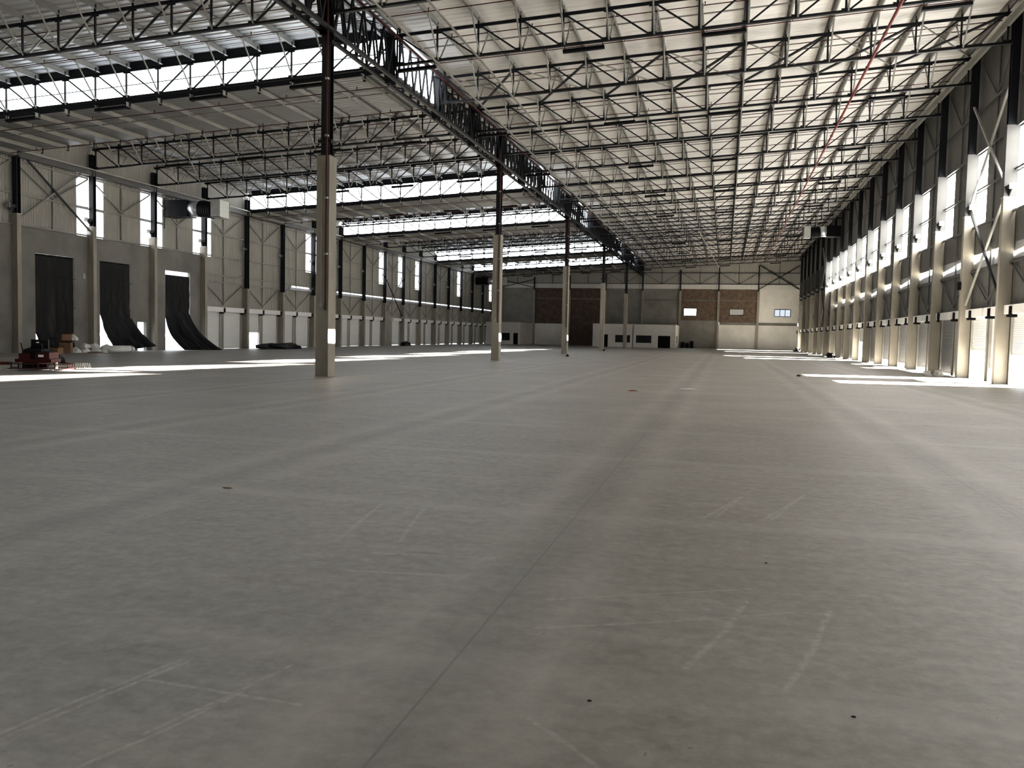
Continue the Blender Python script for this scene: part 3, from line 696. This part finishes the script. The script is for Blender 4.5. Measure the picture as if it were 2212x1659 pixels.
# ------------------------------------------------------------------ roller shutters
SH_W = 2.42
def curtain_mesh(h, w, m='shutter'):
    q = MB(); n = max(2, int(h / 0.078)); z0 = 3.02 - h
    vs, fs = [], []
    for j in range(n + 1):
        z = z0 + h * j / n
        for dz, dx in ((0.0, 0.0), (0.018, 0.014), (0.055, 0.014)):
            if j == n and dz > 0: break
            vs += [(dx, 0, z + dz * h / n / 0.078), (dx, w, z + dz * h / n / 0.078)]
    nr = len(vs) // 2
    fs = [(2 * i, 2 * i + 1, 2 * i + 3, 2 * i + 2) for i in range(nr - 1)]
    q.add(vs, fs); q.box(-0.02, 0.03, 0, w, z0 - 0.07, z0 + 0.01)
    return q.mesh('curtain', MT[m])
cache = {}
def shutter(side, y0, w, gap, label, group, hood=True, wheel=0, m='shutter'):
    x, s = (WL + 0.0, 1) if side == 'l' else (WR + 0.0, -1)
    t = thing('roller_shutter', label, 'roller shutter', (x, y0, 0), group)
    if s < 0: t.rotation_euler.z = math.pi
    yo = 0 if s > 0 else -w                                # local frame is turned round on the right wall
    key = (round(gap, 3), round(w, 3), m)
    if key not in cache: cache[key] = curtain_mesh(3.02 - gap - 0.07, w, m)
    put('curtain', cache[key], t, (-0.05, yo, 0))
    for e in (0, 1):
        kk = ('g',)
        if kk not in cache: cache[kk] = MB().box(-0.07, 0.05, -0.05, 0.05, 0, 3.05).mesh('guide_rail', MT['galv'])
        put('guide_rail', cache[kk], t, (0, yo + e * w, 0))
    if hood:
        kk = ('h', round(w, 3))
        if kk not in cache: cache[kk] = MB().box(-0.02, 0.32, -0.1, w + 0.1, 2.98, 3.36).mesh('hood', MT['hood'])
        put('hood', cache[kk], t, (0, yo, 0))
    kk = ('c', wheel)
    if kk not in cache:
        q = MB()
        if wheel:
            for i in range(14):
                a, b = 2 * math.pi * i / 14, 2 * math.pi * (i + 1) / 14
                q.bar((0.36, 0.2 * math.cos(a), 3.18 + 0.2 * math.sin(a)), (0.36, 0.2 * math.cos(b), 3.18 + 0.2 * math.sin(b)), 0.04, 0.05, (1, 0, 0))
            for i in range(5):
                a = 2 * math.pi * i / 5; q.bar((0.36, 0, 3.18), (0.36, 0.2 * math.cos(a), 3.18 + 0.2 * math.sin(a)), 0.035, 0.04, (1, 0, 0))
            q.box(0.3, 0.4, -0.13, 0.13, 2.86, 3.02)
        else:
            q.box(0.3, 0.42, -0.05, 0.05, 2.95, 3.3).box(0.1, 0.34, -0.3, 0.02, 2.84, 2.96).tube((0.3, -0.28, 2.9), (0.42, -0.28, 2.9), 0.06, 8)
        cache[kk] = q.mesh('chain_gear', MT['black'])
    if hood: put('chain_gear', cache[kk], t, (0, yo + (w + 0.12 if s > 0 else 0.9), 0) if not wheel else (0, yo + 0.6, 0))
    return t
for k in LEFT_SHUT:
    n = ORD[k - 9]
    for j, S in enumerate((S1, S2)):
        if k == 15 and j == 0: continue
        gap = {(10, 0): 1.36, (23, 1): 1.9}.get((k, j), 0.03 if k < 15 else (0.10 if (k + j) % 3 else 0.05))
        lab = 'white roller shutter in the left wall, %s shutter of the %s shuttered bay' % (('near', 'far')[j], n)
        if (k, j) == (10, 0): lab = 'white roller shutter raised to waist height in the left wall'
        shutter('l', G(k) + S[0], S[1] - S[0], gap, lab, 'roller shutters along the left wall')
RG = {(5, 1): 1.22, (6, 1): 1.35, (6, 0): 0.55, (7, 0): 0.05, (7, 1): 0.05, (8, 0): 0.22, (8, 1): 0.2, (9, 0): 0.5, (9, 1): 0.3, (10, 1): 0.4, (11, 0): 0.2, (12, 1): 1.7, (13, 0): 0.3, (14, 0): 2.0, (15, 1): 0.2, (17, 0): 0.35, (19, 0): 2.0, (22, 0): 2.2, (22, 1): 2.2}
for k in RIGHT_SHUT:
    for j, S in enumerate((S1, S2)):
        gap = RG.get((k, j), 0.05)
        lab = ('pale' if k < 7 else 'shaded') + ' roller shutter, right wall, %s one of the %s bay from the photo edge' % (('near', 'far')[j], ORD[max(0, k - 5)])
        if k == 4: lab = 'pale roller shutter in the right wall beyond the photo edge'
        if (k, j) == (7, 1): lab = 'shaded roller shutter with a black spoked chain wheel, right wall'
        shutter('r', G(k) + S[0], S[1] - S[0], gap, lab, 'roller shutters along the right wall', True, 1 if (k, j) == (7, 1) else 0, 'shutter_shaded' if k > 6 else 'shutter')
t = thing('infill_board', 'dark board beside a tall bright slit in the left wall', 'panel', (WL, G(15) + .65, 0))
MB(t.location).box(WL - .02, WL + .04, G(15) + .63, G(15) + 2.9, 0, 3.2).build('board', MT['concrete_dark'], t)

# ------------------------------------------------------------------ ducts through the walls
def duct(side, y, x1, z0, z1, label):
    x0 = WL if side == 'l' else WR; s = 1 if side == 'l' else -1
    t = thing('air_duct', label, 'air duct', (x0, y, z0), 'black air ducts through the walls'); o = t.location
    L = abs(x1 - x0); X = lambda f: x0 + s * L * f; zm, r = (z0 + z1) / 2, (z1 - z0) / 2
    bx = lambda q, a, b, e=0.0: q.box(min(X(a), X(b)), max(X(a), X(b)), y - r - e, y + r + e, z0 - e, z1 + e)
    bx(MB(o), 0, 0.42).build('duct_box', MT['black'], t)
    MB(o).tube((X(.40), y, zm), (X(.60), y, zm), r * 0.98, 28).build('zinc_collar', MT['silver'], t, True)
    q = MB(o)
    for i in range(6): q.tube((X(.58 + .04 * i), y, zm - .02 * i), (X(.58 + .04 * (i + 1)), y, zm - .02 * (i + 1)), r * 1.02, 24)
    q.build('flexible_sleeve', MT['black'], t, True)
    q = MB(o); a, b = X(.84), X(1.0); lo, hi_ = min(a, b), max(a, b)
    q.box(lo, hi_, y - r - .06, y - r - .02, z0 - .1, z1 + .02); q.box(lo, hi_, y + r + .02, y + r + .06, z0 - .1, z1 + .02)
    q.box(lo, hi_, y - r - .06, y + r + .06, z1 - .02, z1 + .02); q.box(lo, hi_, y - r - .06, y + r + .06, z0 - .1, z0 - .06)
    q.build('grille_frame', MT['galv'], t)
    q = MB(o)
    for i in range(9):
        z = z0 - .03 + (z1 - z0) * i / 9
        q.bar((b - s * .05, y - r, z + .05), (b - s * .05, y + r, z + .05), 0.03, 0.13, (s * 0.45, 0, 1))
    q.build('louvre', MT['louvre'], t)
    if side == 'l' and y < 60:
        MB(o).box(WL + .3, WL + .34, y - r - .35, y - r - .25, z0 - .9, z1 + .1).build('side_post', MT['steel'], t)
duct('l', 54.5, -35.0, 9.62, 10.8, 'large black air duct with white louvre grille, high on the left wall')
duct('l', 133.5, -34.6, 9.62, 10.8, 'black air duct high at the far end of the left wall')
duct('r', 97.2, 7.85, 12.8, 13.95, 'black air duct with pale collar high on the right wall')

# ------------------------------------------------------------------ offices in the far corners
def office(x0, x1, y0, label, openings, wing=False):
    t = thing('office_cabin', label, 'office', (x0, y0, 0), 'white office rooms by the far wall'); o = t.location
    h = 3.72; q = MB(o)
    for a, b, c, d in rects(x0, x1, 0, h, [op[1:5] for op in openings]): q.box(a, b, y0, y0 + 0.15, c, d)
    q.box(x0, x0 + .15, y0 + .15, YF - .3, 0, h); q.box(x1 - .15, x1, y0 + .15, YF - .3, 0, h)
    q.build('wall_body', MT['white'], t)
    MB(o).box(x0 - .02, x1 + .02, y0 - .02, YF - .3, h, h + .08).build('roof_slab', MT['concrete_dark'], t)
    for kind, a, b, c, d in openings:
        if kind == 'window':
            w_ = MB(o).box(a, b, y0 + .1, y0 + .13, c, d).build('window_pane', MT['dark_glass'], t)
            f = MB(o)
            for u in (a, b, (a + b) / 2): f.box(u - .03, u + .03, y0 + .04, y0 + .12, c, d)
            for u in (c, d): f.box(a, b, y0 + .04, y0 + .12, u - .03, u + .03)
            f.build('window_frame', MT['steel'], w_)
            MB(o).box(a - .15, b + .15, y0 - .06, y0, c - .1, c).build('window_sill', MT['white'], t)
        else:
            MB(o).box(a, b, y0 + .08, y0 + .12, c, d).build('door_leaf', MT['black'], t)
    if wing:
        w_ = MB(o).box(x1 - .02, x1 + .01, y0 + 2, y0 + 3.2, .8, 1.95).build('window_pane', MT['dark_glass'], t)
        w_ = MB(o).box(x1 - .02, x1 + .01, y0 + 5, y0 + 6.4, .8, 1.95).build('window_pane', MT['dark_glass'], t)
office(-21.0, -14.55, 138.0, 'left half of the white office row beside the far columns', [('door', -19.4, -18.5, 0, 2.0), ('window', -17.3, -14.9, .75, 1.95)])
office(-14.4, -7.7, 138.0, 'white office cabin with wide window and black double door', [('window', -13.95, -11.5, .75, 1.95), ('door', -10.45, -8.5, 0, 1.95)], True)
office(WL + .2, -33.4, 139.0, 'white office cabin in the far left corner', [('window', -36.6, -35.2, .65, 1.9), ('door', -34.6, -33.8, 0, 1.92)])

# ------------------------------------------------------------------ black plastic curtains in the dock doors
def hang(name, y0, y1, top, hem0, hem1, split, label, bulge, seed):
    t = thing('plastic_curtain', label, 'plastic sheet', (WL + .1, y0, 0), 'black plastic sheets in the dock doors'); o = t.location
    h0, h1 = Vector(hem0), Vector(hem1)
    def fn(u, v):
        y = y0 + .01 + (y1 - y0 - .02) * u; zs = split
        if v < 0.5: p = Vector((WL + .02, y, top - .01 + (zs - top) * v * 2))
        else:
            s = (v - .5) * 2; a = Vector((WL + .02, y, zs)); b = h0.lerp(h1, u)
            p = a.lerp(b, s); p.x += bulge * math.sin(s * math.pi) * -0.35; p.z += -0.25 * bulge * math.sin(s * math.pi)
        f = noise.noise(Vector((u * 5 + seed, v * 2.2, seed))) * .10 + noise.noise(Vector((u * 11, v * 9 + seed, 3.1))) * .06
        p.x += max(-.05, f) * (0.4 + 1.2 * v); return p
    q = MB(o).grid(fn, 36, 60)
    sh = q.build('sheet', MT['plastic'], t, True)
    md = sh.modifiers.new('thickness', 'SOLIDIFY'); md.thickness = 0.006
    for zz in (top - 1.3, top - 3.1):
        MB(o).bar((WL + .22, y0 + .02, zz), (WL + .22, y1 - .02, zz - .05), 0.03, 0.03).build('batten', MT['black'], t)
hang('a', 42.0, 45.1, 5.86, (WL + .35, 42.25, .02), (WL + .3, 45.0, .02), 1.2, 'black plastic sheet covering the leftmost dock door, hanging straight', 0.1, 1.0)
hang('b', 47.34, 50.26, 5.88, (-39.0, 48.3, .02), (-38.3, 51.4, .33), 2.6, 'black plastic sheet blown inward at its foot, middle dock door', 0.6, 5.0)
hang('c', 54.0, 56.95, 5.5, (-38.2, 54.3, .02), (-36.8, 57.0, .02), 2.75, 'black plastic sheet trailing far into the hall, right dock door', 0.8, 9.0)

# ------------------------------------------------------------------ loose things on the floor
def lump(name, c, sx, sy, sz, m, label, cat, group=None, seed=0, nu=14, nv=7, amp=.28, flat=True):
    o = Vector(c)
    def fn(u, v):
        a, e = 2 * math.pi * u, math.pi / 2 * v
        d = Vector((math.cos(a) * math.cos(e), math.sin(a) * math.cos(e), math.sin(e)))
        r = 1 + amp * noise.noise(d * 1.7 + Vector((seed, seed * 1.3, 0))) + amp * .6 * noise.noise(d * 4 + Vector((seed, 0, 5)))
        return o + Vector((d.x * sx * r, d.y * sy * r, max(0, d.z) * sz * r))
    q = MB(o).grid(fn, nu, nv)
    return tag(q.build(name, MT[m], None, not flat), label, cat, group)
lump('plastic_heap', (-37.3, 66.6, 0), 1.1, 3.2, .52, 'plastic', 'low heap of black plastic sheet before the raised left shutter', 'plastic sheet', None, 2, 26, 9, .45)
lump('plastic_heap', (-37.8, 97.6, 0), .55, 1.2, .5, 'plastic', 'small black plastic heap by the board on the far left wall', 'plastic sheet', None, 4, 18, 8, .35)
lump('plastic_heap', (10.9, 138, 0), .55, 1.4, .55, 'plastic', 'small dark heap at the far right corner of the floor', 'plastic sheet', None, 6, 18, 8, .4)
lump('plastic_heap', (10.45, 91.5, 0), .4, 2.0, .5, 'plastic', 'dark heap against the right wall halfway down', 'plastic sheet', None, 8, 18, 8, .5)
lump('rubble_heap', (10.35, 48.5, 0), .22, .3, .26, 'sack', 'crumpled white bag, left one of the pair below the chain wheel shutter', 'bag', None, 3)
lump('rubble_heap', (10.85, 48.35, 0), .26, .3, .3, 'sack', 'crumpled white bag, right one of the pair below the chain wheel shutter', 'bag', None, 5)
lump('debris', (-12.25, 67.4, 0), .12, .12, .18, 'black', 'small black lump on the floor near the third column', 'debris', None, 1)
lump('debris', (-13.5, 97.6, 0), .13, .13, .2, 'black', 'small black lump at the foot of the fourth column', 'debris', None, 2)
lump('wrapper', (-2.72, 26.5, 0), .16, .05, .035, 'timber', 'small orange and brown scrap lying mid floor', 'scrap', None, 9)
lump('plastic_film', (-1.2, 28.7, 0), .32, .35, .03, 'film', 'flat pale piece of plastic film on the floor', 'plastic film', None, 11)
lump('scrap', (-5.04, 7.9, 0), .06, .02, .012, 'card', 'thin brown twig-like scrap on the left foreground floor', 'scrap', None, 12)
for i, (x, y) in enumerate(((-0.55, 3.82), (0.62, 4.0), (3.41, 42.0), (0.36, 6.62))):
    lump('scrap', (x, y, 0), .011 if y < 10 else .1, .007 if y < 10 else .1, .006 if y < 10 else .08, 'black' if y < 10 else 'redm',
         ('tiny dark crumb near the middle of the front floor', 'tiny dark crumb near the right front corner of the floor', 'small red scrap before the sunlit right doors', 'thin dark scrap beside the pale scuffs')[i], 'scrap', None, 20 + i)
# white sacks by the dock doors
for i, (x, y, z, a) in enumerate(((-38.1, 43.5, 0, 0), (-37.9, 44.0, .0, .5), (-37.8, 44.0, .3, 1.1), (-37.6, 44.45, .3, .4), (-37.5, 44.5, 0, .2), (-37.3, 44.95, .0, 1.3), (-37.2, 45.0, .26, .2))):
    lb = ('at the left end of the row', 'next to the left end', 'on top, left peak of the pile', 'on top, tallest of the pile', 'in the middle of the row', 'right of the middle', 'on top at the right')[i]
    s_ = lump('sack', (x, y, z), .33, .28, .34 if z == 0 else .26, 'sack', 'crumpled white sack beside the middle dock door, ' + lb, 'sack', 'white sacks by the dock doors', 30 + i, 12, 6, .22)
    s_.rotation_euler.z = a
t = thing('fabric_roll', 'long white roll lying at the right end of the sack pile', 'roll', (-36.95, 45.0, 0))
MB(t.location).tube((-37.1, 45.0, .22), (-36.75, 46.6, .22), .22, 16).build('roll', MT['sack'], t, True)
MB(t.location).tube((-36.74, 46.62, .2), (-36.7, 46.85, .18), .26, 9, .2).build('loose_end', MT['sack'], t)
lump('sack', (-37.3, 44.2, 0), .3, .55, .09, 'card', 'flattened brown sack in front of the white sacks', 'sack', None, 41)
def carton(x, y, z, w, d, h, rz, label, lid=True):
    t = thing('carton', label, 'box', (x, y, z), 'boxes by the leftmost dock door'); t.rotation_euler.z = rz
    MB().box(-w / 2, w / 2, -d / 2, d / 2, 0, h).build('body', MT['card'], t)
    q = MB(); q.add([(-w / 2, -d / 2, h), (w / 2, -d / 2, h), (w / 2, -d / 2 - .18, h + .1), (-w / 2, -d / 2 - .18, h + .1)], [(0, 1, 2, 3), (3, 2, 1, 0)])
    q.add([(w / 2, -d / 2, h), (w / 2, d / 2, h), (w / 2 + .15, d / 2, h + .14), (w / 2 + .15, -d / 2, h + .14)], [(0, 1, 2, 3), (3, 2, 1, 0)])
    q.build('flap', MT['card'], t)
carton(-37.8, 42.4, 0, .6, .55, .62, .5, 'brown cardboard box left of the white sacks')
carton(-37.75, 42.35, .76, .5, .5, .36, .9, 'brown cardboard box balanced on another box')
carton(-37.6, 41.3, 0, .7, .55, .34, .2, 'low brown box behind the red machine')
lump('sack', (-37.55, 42.75, .76), .24, .2, .34, 'sack', 'pale crumpled bag leaning on the upper cardboard box', 'sack', None, 43)
# red walk-on power trowel
t = thing('power_trowel', 'red ride-on power trowel with black seat at the left edge', 'machine', (-24.3, 25.9, 0)); t.rotation_euler.z = .35
q = MB(); q.box(-.62, .62, -.42, .42, .30, .42).box(-.5, -.1, -.4, .4, .42, .62).box(.1, .55, -.4, .4, .42, .66); q.build('frame', MT['redm'], t)
q = MB(); q.box(-.3, .3, -.45, .2, .66, .78).box(-.3, .3, .12, .24, .78, 1.12).box(-.42, .45, -.3, .42, .56, .68); q.build('seat', MT['black'], t)
q = MB()
for a in range(7): q.add([(.62 * math.cos(a * .45 - .3) * .9, -.5 - .02, .3 + .06 * a), (.1, -.5, .3 + .05 * a), (.1, -.46, .3 + .05 * a)], [(0, 1, 2)])
q.tube((-.35, -.38, .66), (-.35, -.55, 1.0), .02, 6).tube((.35, -.38, .66), (.35, -.55, 1.0), .02, 6); q.build('lever', MT['black'], t)
MB().tube((.0, -.05, 1.0), (.0, -.05, 1.03), .05, 8).box(.2, .36, -.47, -.42, .5, .58).build('lamp', MT['louvre'], t)
for sx in (-.62, .62):
    q = MB()
    for i in range(20):
        a, b = 2 * math.pi * i / 20, 2 * math.pi * (i + 1) / 20
        for z in (.08, .24): q.bar((sx + .58 * math.cos(a), .58 * math.sin(a), z), (sx + .58 * math.cos(b), .58 * math.sin(b), z), .03, .03)
        if i % 4 == 0: q.bar((sx + .58 * math.cos(a), .58 * math.sin(a), .08), (sx + .58 * math.cos(a), .58 * math.sin(a), .28), .03, .03)
    r_ = q.build('guard_ring', MT['redm'], t)
    q = MB()
    for i in range(4):
        a = math.pi / 2 * i + .4; q.bar((sx, 0, .06), (sx + .52 * math.cos(a), .52 * math.sin(a), .03), .16, .015)
    q.tube((sx, 0, .03), (sx, 0, .3), .06, 10); q.build('blade', MT['galv'], r_)
lump('tarpaulin', (-25.4, 27.2, 0), .75, .7, .92, 'plastic', 'dark tarpaulin bundle behind the red machine', 'tarpaulin', None, 50, 20, 9, .3)
def spacer(x0, y0, x1, y1, n, label):
    a, b = Vector((x0, y0, 0)), Vector((x1, y1, 0)); t = thing('rebar_chair', label, 'steel spacers', a, 'zigzag steel spacer strips on the floor')
    q = MB(a); d = (b - a) / n; p = Vector((-d.y, d.x, 0)).normalized() * .12
    for row in (-1.2, -.4, .4, 1.2):
        off = p * row
        for i in range(n):
            u = a + d * i + off; m = u + d / 2 + Vector((0, 0, .2)) + p * .2; v = u + d
            q.tube(u, m, .012, 5); q.tube(m, v, .012, 5)
        q.tube(a + off, b + off, .012, 5)
    q.build('wire', MT['galv'], t)
spacer(-24.35, 26.5, -24.3, 28.4, 16, 'strip of zigzag steel spacers right of the red machine')
spacer(-25.7, 23.6, -24.9, 25.2, 16, 'strip of zigzag steel spacers left of the red machine')
t = thing('timber_board', 'orange brown board lying left of the red machine', 'board', (-26.5, 26, 0)); t.rotation_euler.z = .6
MB().box(-1.6, .6, -.15, .15, .12, .26).build('board', MT['timber'], t); MB().box(-1.4, -1.3, -.2, .2, 0, .12).box(.2, .3, -.2, .2, 0, .12).build('bearer', MT['timber'], t)
for i in range(3):
    x = -7.0 + .75 * i
    tt = thing('crate', 'black crate by the far wall right of the offices, %s from the left' % ORD[i], 'crate', (x, 147.5, 0), 'black crates by the far wall')
    h = (.95, .8, 1.15)[i]
    q = MB(tt.location); q.box(x - .32, x + .32, 147.2, 147.8, 0, h); q.build('body', MT['black'], tt)
    MB(tt.location).box(x - .35, x + .35, 147.17, 147.83, h, h + .05).build('rim', MT['steel'], tt)

t = thing('switch_box', 'dark square box on the second right pilaster, above the shutter hood', 'box', (11.2, G(7) + .1, 4.35))
MB(t.location).box(11.08, 11.22, G(7) - .02, G(7) + .28, 4.35, 4.75).build('body', MT['black'], t)
